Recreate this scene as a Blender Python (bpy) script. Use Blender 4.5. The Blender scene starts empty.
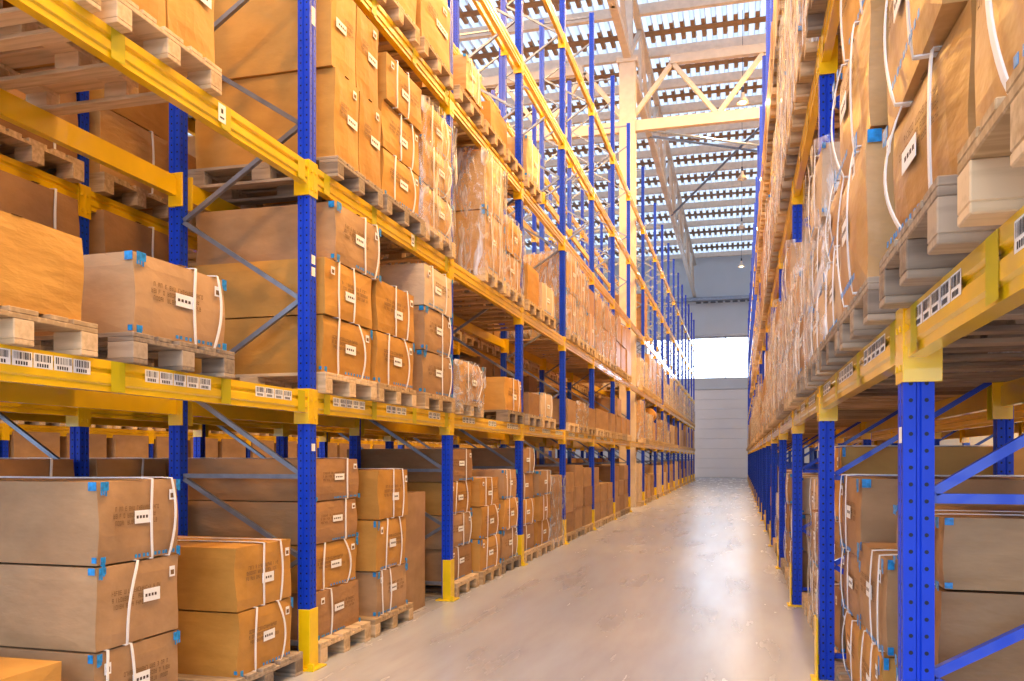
import bpy, bmesh, math, random
from mathutils import Vector, Matrix
random.seed(7)
C = bpy.context.scene.collection
PI = math.pi
T = 0.2714            # tangent of the camera's yaw

# ------------------------------------------------------------------ materials
def new_mat(name):
    m = bpy.data.materials.new(name); m.use_nodes = True
    nt = m.node_tree; b = nt.nodes['Principled BSDF']
    return m, nt, b
def N(nt, t, **k):
    n = nt.nodes.new(t)
    for a, v in k.items():
        if a.startswith('i_'):
            key = a[2:].replace('_', ' ')
            n.inputs[int(key) if key.isdigit() else key].default_value = v
        else: setattr(n, a, v)
    return n
def ramp(nt, fac, stops):
    r = N(nt, 'ShaderNodeValToRGB')
    e = r.color_ramp.elements
    while len(e) < len(stops): e.new(.5)
    for i, (p, c) in enumerate(stops):
        e[i].position = p; e[i].color = (*c, 1) if len(c) == 3 else c
    nt.links.new(fac, r.inputs[0]); return r
def plain(name, col, rough=.5, metal=0, noise=0.0, nscale=6, bump=0, bscale=30, coat=0):
    m, nt, b = new_mat(name)
    b.inputs['Roughness'].default_value = rough; b.inputs['Metallic'].default_value = metal
    if coat: b.inputs['Coat Weight'].default_value = coat
    tc = N(nt, 'ShaderNodeTexCoord')
    n = N(nt, 'ShaderNodeTexNoise', i_Scale=nscale, i_Detail=4.0)
    nt.links.new(tc.outputs['Object'], n.inputs['Vector'])
    d = [max(0, c*(1-noise)) for c in col]; l = [min(1, c*(1+noise)) for c in col]
    r = ramp(nt, n.outputs['Fac'], [(.3, d), (.7, l)])
    nt.links.new(r.outputs[0], b.inputs['Base Color'])
    if bump:
        n2 = N(nt, 'ShaderNodeTexNoise', i_Scale=bscale, i_Detail=3.0)
        nt.links.new(tc.outputs['Object'], n2.inputs['Vector'])
        bp = N(nt, 'ShaderNodeBump', i_Strength=bump, i_Distance=.01)
        nt.links.new(n2.outputs['Fac'], bp.inputs['Height']); nt.links.new(bp.outputs[0], b.inputs['Normal'])
    return m
def cardboard(name, c1, c2, rough=.55, coat=0.0, bump=.25):
    m, nt, b = new_mat(name)
    b.inputs['Roughness'].default_value = rough; b.inputs['Coat Weight'].default_value = coat
    b.inputs['Coat Roughness'].default_value = .25
    tc = N(nt, 'ShaderNodeTexCoord'); oi = N(nt, 'ShaderNodeObjectInfo')
    mp = N(nt, 'ShaderNodeMapping'); mp.inputs['Scale'].default_value = (1.5, 1.5, 3)
    nt.links.new(tc.outputs['Object'], mp.inputs[0])
    ad = N(nt, 'ShaderNodeVectorMath', operation='ADD'); nt.links.new(mp.outputs[0], ad.inputs[0])
    sc = N(nt, 'ShaderNodeMath', operation='MULTIPLY', i_1=40.0); nt.links.new(oi.outputs['Random'], sc.inputs[0])
    nt.links.new(sc.outputs[0], ad.inputs[1])
    n = N(nt, 'ShaderNodeTexNoise', i_Scale=2.2, i_Detail=5.0, i_Roughness=.6); nt.links.new(ad.outputs[0], n.inputs['Vector'])
    mx = N(nt, 'ShaderNodeMath', operation='MULTIPLY_ADD', i_1=.45, i_2=-.22); nt.links.new(oi.outputs['Random'], mx.inputs[0])
    su = N(nt, 'ShaderNodeMath', operation='ADD'); nt.links.new(n.outputs['Fac'], su.inputs[0]); nt.links.new(mx.outputs[0], su.inputs[1])
    r = ramp(nt, su.outputs[0], [(.25, c1), (.75, c2)])
    nt.links.new(r.outputs[0], b.inputs['Base Color'])
    n2 = N(nt, 'ShaderNodeTexNoise', i_Scale=5.0, i_Detail=3.0); nt.links.new(ad.outputs[0], n2.inputs['Vector'])
    bp = N(nt, 'ShaderNodeBump', i_Strength=bump, i_Distance=.03)
    nt.links.new(n2.outputs['Fac'], bp.inputs['Height']); nt.links.new(bp.outputs[0], b.inputs['Normal'])
    return m
def wood(name, c1, c2):
    m, nt, b = new_mat(name); b.inputs['Roughness'].default_value = .75
    tc = N(nt, 'ShaderNodeTexCoord'); oi = N(nt, 'ShaderNodeObjectInfo')
    mp = N(nt, 'ShaderNodeMapping'); mp.inputs['Scale'].default_value = (2, 22, 22)
    nt.links.new(tc.outputs['Object'], mp.inputs[0])
    n = N(nt, 'ShaderNodeTexNoise', i_Scale=1.6, i_Detail=5.0); nt.links.new(mp.outputs[0], n.inputs['Vector'])
    mx = N(nt, 'ShaderNodeMath', operation='MULTIPLY_ADD', i_1=.5, i_2=-.25); nt.links.new(oi.outputs['Random'], mx.inputs[0])
    su = N(nt, 'ShaderNodeMath', operation='ADD'); nt.links.new(n.outputs['Fac'], su.inputs[0]); nt.links.new(mx.outputs[0], su.inputs[1])
    r = ramp(nt, su.outputs[0], [(.25, c1), (.7, c2)]); nt.links.new(r.outputs[0], b.inputs['Base Color'])
    return m
def post_material(name, col, hole=(.004, .008, .03)):
    # blue enamel with the punched slots of the upright: two rows per face, 50 mm pitch
    m, nt, b = new_mat(name); b.inputs['Roughness'].default_value = .42; b.inputs['Specular IOR Level'].default_value = .3
    tc = N(nt, 'ShaderNodeTexCoord'); sp = N(nt, 'ShaderNodeSeparateXYZ'); nt.links.new(tc.outputs['Object'], sp.inputs[0])
    def math_(op, a, bv=None):
        n = N(nt, 'ShaderNodeMath', operation=op)
        for i, v in enumerate((a, bv)):
            if v is None: continue
            if isinstance(v, (int, float)): n.inputs[i].default_value = v
            else: nt.links.new(v, n.inputs[i])
        return n.outputs[0]
    def rows(ax):
        a = math_('ABSOLUTE', sp.outputs[ax]); return math_('ABSOLUTE', math_('SUBTRACT', a, .022))
    z = math_('ABSOLUTE', math_('SUBTRACT', math_('FRACT', math_('MULTIPLY', sp.outputs[2], 20.0)), .5))
    z = math_('MULTIPLY', z, .05)
    geo = N(nt, 'ShaderNodeNewGeometry'); spn = N(nt, 'ShaderNodeSeparateXYZ'); nt.links.new(geo.outputs['Normal'], spn.inputs[0])
    isx = math_('GREATER_THAN', math_('ABSOLUTE', spn.outputs[0]), .7)
    off = N(nt, 'ShaderNodeMix', data_type='FLOAT'); nt.links.new(isx, off.inputs[0])
    nt.links.new(rows(0), off.inputs[2]); nt.links.new(rows(1), off.inputs[3])
    dist = math_('SQRT', math_('ADD', math_('POWER', off.outputs[0], 2.0), math_('POWER', z, 2.0)))
    hol = math_('LESS_THAN', dist, .0062)
    n = N(nt, 'ShaderNodeTexNoise', i_Scale=8.0, i_Detail=4.0); nt.links.new(tc.outputs['Object'], n.inputs['Vector'])
    r = ramp(nt, n.outputs['Fac'], [(.3, [c*.85 for c in col]), (.7, col)])
    mix = N(nt, 'ShaderNodeMix', data_type='RGBA'); nt.links.new(hol, mix.inputs[0]); nt.links.new(r.outputs[0], mix.inputs[6])
    mix.inputs[7].default_value = (*hole, 1); nt.links.new(mix.outputs[2], b.inputs['Base Color'])
    return m
M = {}
M['blue'] = post_material('blue_perforated_steel', (.004, .05, .62))
M['blue_plain'] = plain('blue_steel', (.004, .055, .58), .35, coat=.3)
M['yellow'] = plain('yellow_steel', (.84, .53, .003), .30, noise=.1, nscale=3, coat=.6)
M['olive'] = plain('olive_tape', (.50, .42, .004), .4)
M['guard'] = plain('guard_yellow_steel', (.88, .60, .0), .4, noise=.1, coat=.2)
M['galv'] = plain('galvanised_steel', (.24, .27, .34), .35, .6, noise=.15, nscale=12)
M['card'] = cardboard('tan_cardboard', (.33, .19, .088), (.49, .295, .145), bump=.15)
M['card_orange'] = cardboard('golden_cardboard', (.44, .21, .035), (.60, .31, .065), bump=.15)
M['card_brown'] = cardboard('brown_cardboard', (.26, .135, .055), (.40, .215, .09))
M['card_film'] = cardboard('cardboard_under_film', (.42, .22, .065), (.58, .34, .13), .45, .35, .3)
M['card_pale'] = cardboard('pale_cardboard', (.52, .38, .25), (.68, .52, .36))
M['wood'] = wood('raw_pallet_wood', (.40, .27, .14), (.70, .52, .32))
M['wood_grey'] = wood('weathered_pallet_wood', (.20, .15, .11), (.42, .33, .24))
M['strap'] = plain('white_plastic_strap', (.85, .85, .85), .35)
M['tape'] = plain('blue_printed_tape', (.01, .24, .62), .35, noise=.4, nscale=40)
M['seam'] = plain('brown_packing_tape', (.33, .18, .07), .25)
M['paper'] = plain('white_paper_label', (.86, .87, .88), .6)
M['ink'] = plain('dark_printing_ink', (.07, .045, .035), .7)
M['ink_card'] = plain('faded_brown_print', (.20, .11, .045), .8)
M['barcode'] = plain('barcode_black', (.02, .02, .025), .6)
M['cream'] = plain('cream_painted_steel', (.66, .55, .44), .5, noise=.06)
M['cream_dim'] = plain('dull_cream_purlin', (.72, .62, .52), .6, noise=.08)
M['wall'] = plain('pale_grey_wall_panel', (.55, .58, .62), .6, noise=.04, nscale=.6)
M['gate'] = plain('white_gate_panel', (.74, .72, .72), .5, noise=.03, nscale=.5)
M['dark'] = plain('dark_metal', (.05, .055, .08), .5)
M['brown'] = plain('matt_brown', (.30, .19, .11), .7, noise=.15)
M['roofmetal'] = plain('light_roof_sheet', (.62, .68, .78), .35, .2, noise=.05)
# polycarbonate roof sheets let the daylight in
m, nt, b = new_mat('translucent_roof_sheet'); M['trans'] = m
nt.nodes.remove(b); out = nt.nodes['Material Output']
tr = N(nt, 'ShaderNodeBsdfTranslucent'); tr.inputs[0].default_value = (.86, .90, .96, 1)
df = N(nt, 'ShaderNodeBsdfDiffuse'); df.inputs[0].default_value = (.6, .7, .85, 1)
mx = N(nt, 'ShaderNodeMixShader'); mx.inputs[0].default_value = .12
nt.links.new(tr.outputs[0], mx.inputs[1]); nt.links.new(df.outputs[0], mx.inputs[2]); nt.links.new(mx.outputs[0], out.inputs[0])
# stretch film
m, nt, b = new_mat('clear_stretch_film'); M['film'] = m
nt.nodes.remove(b); out = nt.nodes['Material Output']
gl = N(nt, 'ShaderNodeBsdfGlossy'); gl.inputs['Roughness'].default_value = .32; gl.inputs['Color'].default_value = (.95, .97, 1, 1)
df = N(nt, 'ShaderNodeBsdfDiffuse'); df.inputs[0].default_value = (.85, .88, .93, 1)
tp = N(nt, 'ShaderNodeBsdfTransparent')
m0 = N(nt, 'ShaderNodeMixShader'); m0.inputs[0].default_value = .45
m1 = N(nt, 'ShaderNodeMixShader')
tc = N(nt, 'ShaderNodeTexCoord'); mp = N(nt, 'ShaderNodeMapping'); mp.inputs['Scale'].default_value = (5, 5, 1.6)
nt.links.new(tc.outputs['Object'], mp.inputs[0])
n = N(nt, 'ShaderNodeTexNoise', i_Scale=2.5, i_Detail=4.0, i_Distortion=1.2); nt.links.new(mp.outputs[0], n.inputs['Vector'])
r = ramp(nt, n.outputs['Fac'], [(.45, (.03, .03, .03)), (.70, (.72, .72, .72))])  # painted-in highlights: film turns denser and whiter where the noise is high
bp = N(nt, 'ShaderNodeBump', i_Strength=.9, i_Distance=.03); nt.links.new(n.outputs['Fac'], bp.inputs['Height'])
nt.links.new(bp.outputs[0], gl.inputs['Normal'])
nt.links.new(gl.outputs[0], m0.inputs[1]); nt.links.new(df.outputs[0], m0.inputs[2])
nt.links.new(r.outputs[0], m1.inputs[0]); nt.links.new(tp.outputs[0], m1.inputs[1]); nt.links.new(m0.outputs[0], m1.inputs[2])
nt.links.new(m1.outputs[0], out.inputs[0])
# concrete floor: pale, polished, brushed with wheel marks along the aisle
m, nt, b = new_mat('polished_concrete'); M['floor'] = m
tc = N(nt, 'ShaderNodeTexCoord'); mp = N(nt, 'ShaderNodeMapping'); mp.inputs['Scale'].default_value = (2.6, .45, 1)
nt.links.new(tc.outputs['Object'], mp.inputs[0])
n = N(nt, 'ShaderNodeTexNoise', i_Scale=1.3, i_Detail=5.0, i_Roughness=.55); nt.links.new(mp.outputs[0], n.inputs['Vector'])
r = ramp(nt, n.outputs['Fac'], [(.2, (.33, .32, .34)), (.5, (.45, .455, .49)), (.8, (.53, .555, .61))])
nt.links.new(r.outputs[0], b.inputs['Base Color'])
r2 = ramp(nt, n.outputs['Fac'], [(.3, (.29,)*3), (.7, (.23,)*3)]); nt.links.new(r2.outputs[0], b.inputs['Roughness'])
n2 = N(nt, 'ShaderNodeTexNoise', i_Scale=1.1, i_Detail=3.0); nt.links.new(tc.outputs['Object'], n2.inputs['Vector'])
bp = N(nt, 'ShaderNodeBump', i_Strength=.015, i_Distance=.05); nt.links.new(n2.outputs['Fac'], bp.inputs['Height']); nt.links.new(bp.outputs[0], b.inputs['Normal'])
# glass
m, nt, b = new_mat('window_glass'); M['glass'] = m
nt.nodes.remove(b); out = nt.nodes['Material Output']
tp = N(nt, 'ShaderNodeBsdfTransparent'); gl = N(nt, 'ShaderNodeBsdfGlossy'); gl.inputs['Roughness'].default_value = .05
mx = N(nt, 'ShaderNodeMixShader'); mx.inputs[0].default_value = .06
nt.links.new(tp.outputs[0], mx.inputs[1]); nt.links.new(gl.outputs[0], mx.inputs[2]); nt.links.new(mx.outputs[0], out.inputs[0])
m, nt, b = new_mat('lamp_glow'); M['glow'] = m
b.inputs['Emission Color'].default_value = (1, .75, .45, 1); b.inputs['Emission Strength'].default_value = 14

# ------------------------------------------------------------------ mesh helpers
class MB:
    def __init__(s): s.v = []; s.f = []; s.mi = []
    def box(s, x0, x1, y0, y1, z0, z1, mi=0):
        if x0 > x1: x0, x1 = x1, x0
        if y0 > y1: y0, y1 = y1, y0
        k = len(s.v)
        s.v += [(x, y, z) for z in (z0, z1) for (x, y) in ((x0, y0), (x1, y0), (x1, y1), (x0, y1))]
        s.f += [(k+3, k+2, k+1, k), (k+4, k+5, k+6, k+7)] + [(k+i, k+(i+1) % 4, k+4+(i+1) % 4, k+4+i) for i in range(4)]
        s.mi += [mi]*6
        return s
    def quad(s, a, b, c, d, mi=0):
        k = len(s.v); s.v += [a, b, c, d]; s.f.append((k, k+1, k+2, k+3)); s.mi.append(mi); return s
    def bar(s, a, b, w, h, mi=0):
        """rectangular bar from a to b; w across, h the other way"""
        a = Vector(a); b = Vector(b); d = (b-a).normalized()
        up = Vector((0, 0, 1)) if abs(d.z) < .95 else Vector((0, 1, 0))
        s1 = d.cross(up).normalized(); s2 = s1.cross(d).normalized()
        k = len(s.v)
        for p in (a, b):
            for (i, j) in ((-1, -1), (1, -1), (1, 1), (-1, 1)):
                s.v.append(tuple(p + s1*(i*w/2) + s2*(j*h/2)))
        s.f += [(k, k+1, k+2, k+3), (k+7, k+6, k+5, k+4)] + [(k+i, k+4+i, k+4+(i+1) % 4, k+(i+1) % 4) for i in range(4)]
        s.mi += [mi]*6
        return s
    def tube(s, pts, r, n=8, mi=0, closed=False):
        rings = []
        L = len(pts)
        for i, p in enumerate(pts):
            p = Vector(p)
            q0 = Vector(pts[(i-1) % L] if (closed or i > 0) else pts[i]); q1 = Vector(pts[(i+1) % L] if (closed or i < L-1) else pts[i])
            d = (q1-q0).normalized()
            up = Vector((0, 0, 1)) if abs(d.z) < .9 else Vector((1, 0, 0))
            s1 = d.cross(up).normalized(); s2 = s1.cross(d)
            k = len(s.v); rings.append(k)
            for j in range(n):
                a = 2*PI*j/n; s.v.append(tuple(p + s1*(r*math.cos(a)) + s2*(r*math.sin(a))))
        for i in range(L if closed else L-1):
            a, b = rings[i], rings[(i+1) % L]
            for j in range(n):
                s.f.append((a+j, a+(j+1) % n, b+(j+1) % n, b+j)); s.mi.append(mi)
        return s
    def strip(s, pts, wvec, mi=0, th=None):
        """ribbon through pts, width vector wvec, thickness th"""
        w = Vector(wvec)
        for a, b in zip(pts[:-1], pts[1:]):
            a = Vector(a); b = Vector(b)
            s.quad(tuple(a-w), tuple(b-w), tuple(b+w), tuple(a+w), mi)
        return s
    def lathe(s, prof, n=20, mi=0, c=(0, 0, 0)):
        k0 = len(s.v)
        for (r, z) in prof:
            for j in range(n):
                a = 2*PI*j/n; s.v.append((c[0]+r*math.cos(a), c[1]+r*math.sin(a), c[2]+z))
        for i in range(len(prof)-1):
            for j in range(n):
                a = k0+i*n; b = a+n
                s.f.append((a+j, a+(j+1) % n, b+(j+1) % n, b+j)); s.mi.append(mi)
        return s
    def add_mesh(s, me, mat, mi_off=0):
        k = len(s.v)
        s.v += [tuple(mat @ v.co) for v in me.vertices]
        for p in me.polygons:
            s.f.append(tuple(k+i for i in p.vertices)); s.mi.append(mi_off + p.material_index)
    def mesh(s, name, mats, bevel=0, smooth=False):
        me = bpy.data.meshes.new(name); me.from_pydata(s.v, [], s.f)
        for m in (mats if isinstance(mats, (list, tuple)) else [mats]): me.materials.append(m)
        me.polygons.foreach_set('material_index', s.mi)
        if bevel:
            bm = bmesh.new(); bm.from_mesh(me)
            bmesh.ops.recalc_face_normals(bm, faces=bm.faces)
            bmesh.ops.bevel(bm, geom=bm.edges[:], offset=bevel, segments=1, affect='EDGES', profile=.5)
            bm.to_mesh(me); bm.free()
        if smooth: me.polygons.foreach_set('use_smooth', [True]*len(me.polygons))
        me.update(); return me
def link(name, me, parent=None, loc=None, rz=0, sc=None):
    o = bpy.data.objects.new(name, me); C.objects.link(o)
    if parent is not None: o.parent = parent
    if loc is not None: o.location = loc
    if rz: o.rotation_euler.z = rz
    if sc: o.scale = sc
    return o
def tag(o, label=None, cat=None, group=None, kind=None):
    if label: o['label'] = label
    if cat: o['category'] = cat
    if group: o['group'] = group
    if kind: o['kind'] = kind
    return o
def empty(name, loc=(0, 0, 0), parent=None):
    return link(name, None, parent, loc)
def copy_tree(src, parent=None, kids={}):
    c = src.copy(); C.objects.link(c); c.parent = parent
    for ch in CH.get(src.name, []): copy_tree(ch, c)
    return c
CH = {}
def note(parent, child): CH.setdefault(parent.name, []).append(child); return child

# ------------------------------------------------------------------ rack
RH = 10.1
pm = MB()   # upright section: box with a folded recess down both outer faces, 100 x 90 mm
w = .044
prof = [(-w, -w), (-.008, -w), (-.004, -w+.008), (.004, -w+.008), (.008, -w), (w, -w), (w, -.008), (w-.008, -.004), (w-.008, .004), (w, .008),
        (w, w), (.008, w), (.004, w-.008), (-.004, w-.008), (-.008, w), (-w, w), (-w, .008), (-w+.008, .004), (-w+.008, -.004), (-w, -.008)]
for z in (0, RH):
    pm.v += [(x, y, z) for x, y in prof]
n_ = len(prof)
pm.f += [(i, (i+1) % n_, n_+(i+1) % n_, n_+i) for i in range(n_)] + [tuple(range(n_, 2*n_))]
pm.mi += [0]*(n_+1)
POST = pm.mesh('post', M['blue'])
POSTB = pm.mesh('post_inner', M['blue_plain'])
gm = MB(); gm.box(.046, .054, -.055, .055, .012, .40); gm.box(-.03, .054, -.063, -.055, .012, .40)
gm.box(-.09, .10, -.10, .09, 0, .012); gm.box(.06, .10, -.10, -.08, .012, .05)
GUARD = gm.mesh('foot_guard', M['guard'], bevel=.002)
gr = MB(); gr.box(.056, .066, -.075, .065, .012, .40); gr.box(.044, .056, -.02, .02, .10, .16); gr.box(-.05, .09, -.09, .09, 0, .012)
GUARD_R = gr.mesh('foot_guard', M['guard'], bevel=.002)
fb = MB(); fb.box(-.08, .08, -.08, .08, 0, .012); fb.box(-.056, -.052, -.05, .05, .012, .1)
FOOT = fb.mesh('base_plate', M['dark'])
BEAM_L = 2.7
def beam_mesh(L):
    b = MB(); h = L/2
    # stepped box beam, aisle face towards +x
    pr = [(-.03, 0), (.022, 0), (.022, .028), (.030, .036), (.030, .075), (.018, .085), (.018, .095), (.030, .104), (.030, .14), (-.018, .14), (-.018, .12), (-.03, .12)]
    n = len(pr)
    for y in (-h, h): b.v += [(x, y, z-.14) for x, z in pr]
    b.f += [(i, n+i, n+(i+1) % n, (i+1) % n) for i in range(n)] + [tuple(range(n)), tuple(range(2*n-1, n-1, -1))]
    b.mi += [0]*(n+2)
    return b
BEAM = beam_mesh(2.7).mesh('beam', M['yellow'])
def connector_mb(sg):
    c = MB(); y0 = sg*1.35
    c.box(.0, .036, y0-sg*.006, y0+sg*.05, -.215, .02)       # on the aisle face of the post
    c.box(-.075, .036, y0-sg*.012, y0, -.215, .02)           # against the side of the post
    for z in (-.17, -.05): c.box(.036, .042, y0+sg*.014, y0+sg*.034, z-.01, z+.01)
    return c
CONN = {s: connector_mb(s).mesh('end_connector', M['yellow'], bevel=.0015) for s in (-1, 1)}
# beam with both connectors in one mesh, for the far ones
bj = beam_mesh(2.7); 
for s_ in (-1, 1): bj.add_mesh(CONN[s_], Matrix())
BEAM_FAR = bj.mesh('beam_far', M['yellow'])
def barcode_mesh(n, seed, w=.105, h=.06):
    rnd = random.Random(seed); b = MB()
    x = .031
    for k in range(n):
        y0 = -n*w/2 + k*w
        b.quad((x, y0+.003, -.075), (x, y0+w-.003, -.075), (x, y0+w-.003, -.075+h), (x, y0+.003, -.075+h), 0)
        y = y0+.012
        while y < y0+w-.014:
            bw = rnd.choice((.0022, .0035, .006)); b.quad((x+.0008, y, -.048), (x+.0008, y+bw, -.048), (x+.0008, y+bw, -.02), (x+.0008, y, -.02), 1)
            y += bw + rnd.choice((.0025, .004, .006))
        y = y0+.02
        for q in range(5):
            b.quad((x+.0008, y, -.07), (x+.0008, y+.008, -.07), (x+.0008, y+.008, -.056), (x+.0008, y, -.056), 1); y += .0125
    return b.mesh('barcode_label', [M['paper'], M['barcode']])
BARC = [barcode_mesh(n, i) for i, n in enumerate((3, 5, 5, 4))]
pt = MB(); pt.quad((.0312, -.045, -.138), (.0312, .045, -.138), (.0312, .045, 0), (.0312, -.045, 0)); PATCH = pt.mesh('tape_patch', M['olive'])

def brace_bars(x0, x1, z_top, kind=0):
    """list of (x_a, z_a, x_b, z_b) between the front (x0) and rear (x1) post"""
    out = [(x0, .16, x1, .16), (x0, .72, x1, .18), (x1, 1.26, x0, .74), (x0, 1.28, x1, 1.28)]
    z = 1.30; a, b = x0, x1
    while z+.585 < z_top:
        out.append((a, z, b, z+.575)); z += .587; a, b = b, a
    out.append((x0, z_top-.06, x1, z_top-.06))
    return out
def cam_d(x, y): return y - x*T
def build_rack(name, label, xf, sg, ys, levels, bracemat, detail=True, height=RH, far_start=19, group=None, rows=('front', 'rear')):
    """xf: aisle face of the front posts; sg: direction in which the rack gets deeper"""
    root = tag(empty(name), label, 'pallet rack', group)
    depth = 1.0
    xc = xf + sg*.044; xr = xc + sg*depth
    hz = height/RH
    bars = brace_bars(xc+sg*.05, xr-sg*.05, height)
    for i, y in enumerate(ys):
        fr = empty('upright_frame', (0, y, 0), root)
        D = cam_d(xc, y)
        for x, me in ((xc, POST), (xr, POSTB if D > 12 else POST)):
            p = link('post', me, fr, (x, 0, 0.012), 0 if sg < 0 else PI, (1, 1, hz*.9988))
        if D < 30:
            for (xa, za, xb, zb) in bars:
                b = MB().bar((xa, 0, za), (xb, 0, zb), .03, .03)
                link('brace', b.mesh('brace', bracemat), fr) if D < 12 else None
            if D >= 12:
                b = MB()
                for (xa, za, xb, zb) in bars: b.bar((xa, 0, za), (xb, 0, zb), .03, .03)
                link('bracing', b.mesh('bracing', bracemat), fr)
        else:
            b = MB()
            for (xa, za, xb, zb) in bars: b.bar((xa, 0, za), (xb, 0, zb), .04, .04)
            link('bracing', b.mesh('bracing', bracemat), fr)
        link('foot_guard', GUARD if sg < 0 else GUARD_R, fr, (xc, 0, 0), 0 if sg < 0 else PI, None if sg < 0 else (1, -1, 1))
        link('base_plate', FOOT, fr, (xr, 0, 0))
        if detail and i in (1, 2):
            st = MB()
            xs = .0452
            for (z0, z1) in ((1.45, 1.50), (2.62, 2.68), (2.70, 2.76), (4.3, 4.42)):
                st.quad((xs, -.02, z0), (xs, .03, z0), (xs, .03, z1), (xs, -.02, z1))
            link('post_sticker', st.mesh('post_sticker', M['paper']), fr, (xc, 0, 0), 0 if sg < 0 else PI)
    specs = []
    for i in range(len(ys)-1):
        ya, yb = ys[i]+.05, ys[i+1]-.05
        for lv, z in enumerate(levels):
            for row in rows:
                x = xc + (sg*-.012 if row == 'front' else 0) if row == 'front' else xr
                specs.append((cam_d(x, (ya+yb)/2) + (2.5 if row == 'rear' else 0) + 0.3*lv, x, ya, yb, z, row, lv, i))
    specs.sort()
    rest = MB()
    for q, (D, x, ya, yb, z, row, lv, i) in enumerate(specs):
        face = (-sg) if row == 'front' else sg         # which way the stepped face looks
        rz = 0 if face > 0 else PI
        sc = (1, (yb-ya)/BEAM_L, 1)
        if q >= 98:
            rest.add_mesh(BEAM_FAR, Matrix.Translation((x, (ya+yb)/2, z)) @ Matrix.Rotation(rz, 4, 'Z') @ Matrix.Diagonal((*sc, 1)))
            continue
        if D > far_start:
            link('beam', BEAM_FAR, root, (x, (ya+yb)/2, z), rz, sc); continue
        bo = link('beam', BEAM, root, (x, (ya+yb)/2, z), rz, sc)
        for s in (-1, 1): link('end_connector', CONN[s], bo)
        if row == 'front' and detail and lv == 0 and D < 26:
            for k, yy in enumerate((-.85, .02, .92)):
                link('barcode_label', BARC[(i+k) % 4], bo, (0, yy*face, 0))
        if row == 'front' and detail and D < 9:
            for yy in (-1.2, -.42, .42, 1.25): link('tape_patch', PATCH, bo, (0, yy, 0))
            if lv == 1: link('paper_label', LBL_SMALL, bo, (0.0012, .38*face, 0))
    if rest.v:
        tag(link('beam', rest.mesh('far_beams', M['yellow']), root), 'distant yellow beams', kind='stuff')
    return root
ls = MB(); ls.quad((.031, -.035, -.11), (.031, .035, -.11), (.031, .035, -.01), (.031, -.035, -.01))
ls.quad((.0316, -.02, -.09), (.0316, .02, -.09), (.0316, .02, -.08), (.0316, -.02, -.08), 1); ls.quad((.0316, -.01, -.06), (.0316, .01, -.06), (.0316, .01, -.035), (.0316, -.01, -.035), 1)
LBL_SMALL = ls.mesh('paper_label', [M['paper'], M['barcode']])

LY = [2.27-2.8, 2.27] + [5.07+2.8*i for i in range(7)] + [25.25, 28.95, 31.7, 34.5, 37.3, 40.1, 42.9, 45.7, 48.5, 51.3, 54.0]
RY = [.04] + [2.84+2.8*i for i in range(20)]
LL = [1.845, 3.363, 5.0, 6.65, 8.3]
RL = [1.85, 4.02, 6.1, 8.2]
build_rack('pallet_rack', 'long blue and yellow pallet rack lining the left side of the aisle', -2.755, -1, LY, LL, M['galv'])
build_rack('pallet_rack', 'tall blue rack right beside the camera, with blue diagonal braces', .482, 1, RY, RL, M['blue_plain'], height=10.4)
build_rack('pallet_rack', 'rack standing back to back behind the left aisle rack, seen through it', -4.59, -1, LY[:14], LL, M['galv'], detail=False, far_start=9)
build_rack('pallet_rack', 'rack standing back to back behind the rack on the right', 2.25, 1, RY[:11], RL[:2], M['blue_plain'], detail=False, far_start=4)
build_rack('pallet_rack', 'farthest rack seen low through the left racks, across a second aisle', -9.2, -1, [3.2+2.8*i for i in range(15)], [1.85, 3.36, 5.0], M['galv'], detail=False, far_start=4)

# ------------------------------------------------------------------ pallets
def pallet_parts():
    P = []
    deck = MB()
    for yc, w in ((-.3275, .145), (-.18, .10), (0, .145), (.18, .10), (.3275, .145)):
        deck.box(-.6, .6, yc-w/2, yc+w/2, .122, .144)
    for xc in (-.5275, 0, .5275): deck.box(xc-.0725, xc+.0725, -.4, .4, .100, .122)
    P.append(('top_deck', deck, [(0, 0, 0)]))
    bl = MB(); bl.box(-.0725, .0725, -.05, .05, .022, .100)
    P.append(('block', bl, [(x, y, 0) for x in (-.5275, 0, .5275) for y in (-.35, 0, .35)]))
    bb = MB(); bb.box(-.6, .6, -.05, .05, 0, .022)
    P.append(('bottom_board', bb, [(0, y, 0) for y in (-.35, 0, .35)]))
    return P
PALLET = {}
for wn in ('wood', 'wood_grey'):
    parts = []; far = MB()
    for nm, mb, locs in pallet_parts():
        me = mb.mesh(nm, M[wn], bevel=.003)
        parts.append((nm, me, locs))
        for l in locs: far.add_mesh(mb.mesh('tmp', M[wn]), Matrix.Translation(l))
    PALLET[wn] = (parts, far.mesh('wooden_pallet', M[wn]))
ORD = ['nearest', 'first', 'second', 'third', 'fourth', 'fifth', 'sixth', 'seventh', 'eighth', 'ninth', 'tenth', 'eleventh', 'twelfth', 'thirteenth', 'fourteenth', 'fifteenth', 'sixteenth', 'seventeenth', 'eighteenth', 'nineteenth', 'twentieth']
def place_words(side, bay, lv, slot):
    """in words: shelf, position, bay and rack"""
    shelf = ('floor level', 'first shelf', 'second shelf', 'third shelf', 'fourth shelf', 'fifth shelf')[lv]
    pos = ('near', 'middle', 'far')[slot]
    return '%s, %s pallet, %s bay, %s rack' % (shelf, pos, ORD[bay], side)
SIDE = {'L': (-2.70, -1, 'left'), 'R': (.40, 1, 'right'), 'LB': (-4.50, -1, 'rear left'), 'RB': (2.18, 1, 'rear right'), 'LC': (-9.1, -1, 'far left')}
YS = {'L': LY, 'R': RY, 'LB': LY, 'RB': RY, 'LC': [3.2+2.8*i for i in range(15)]}
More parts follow.
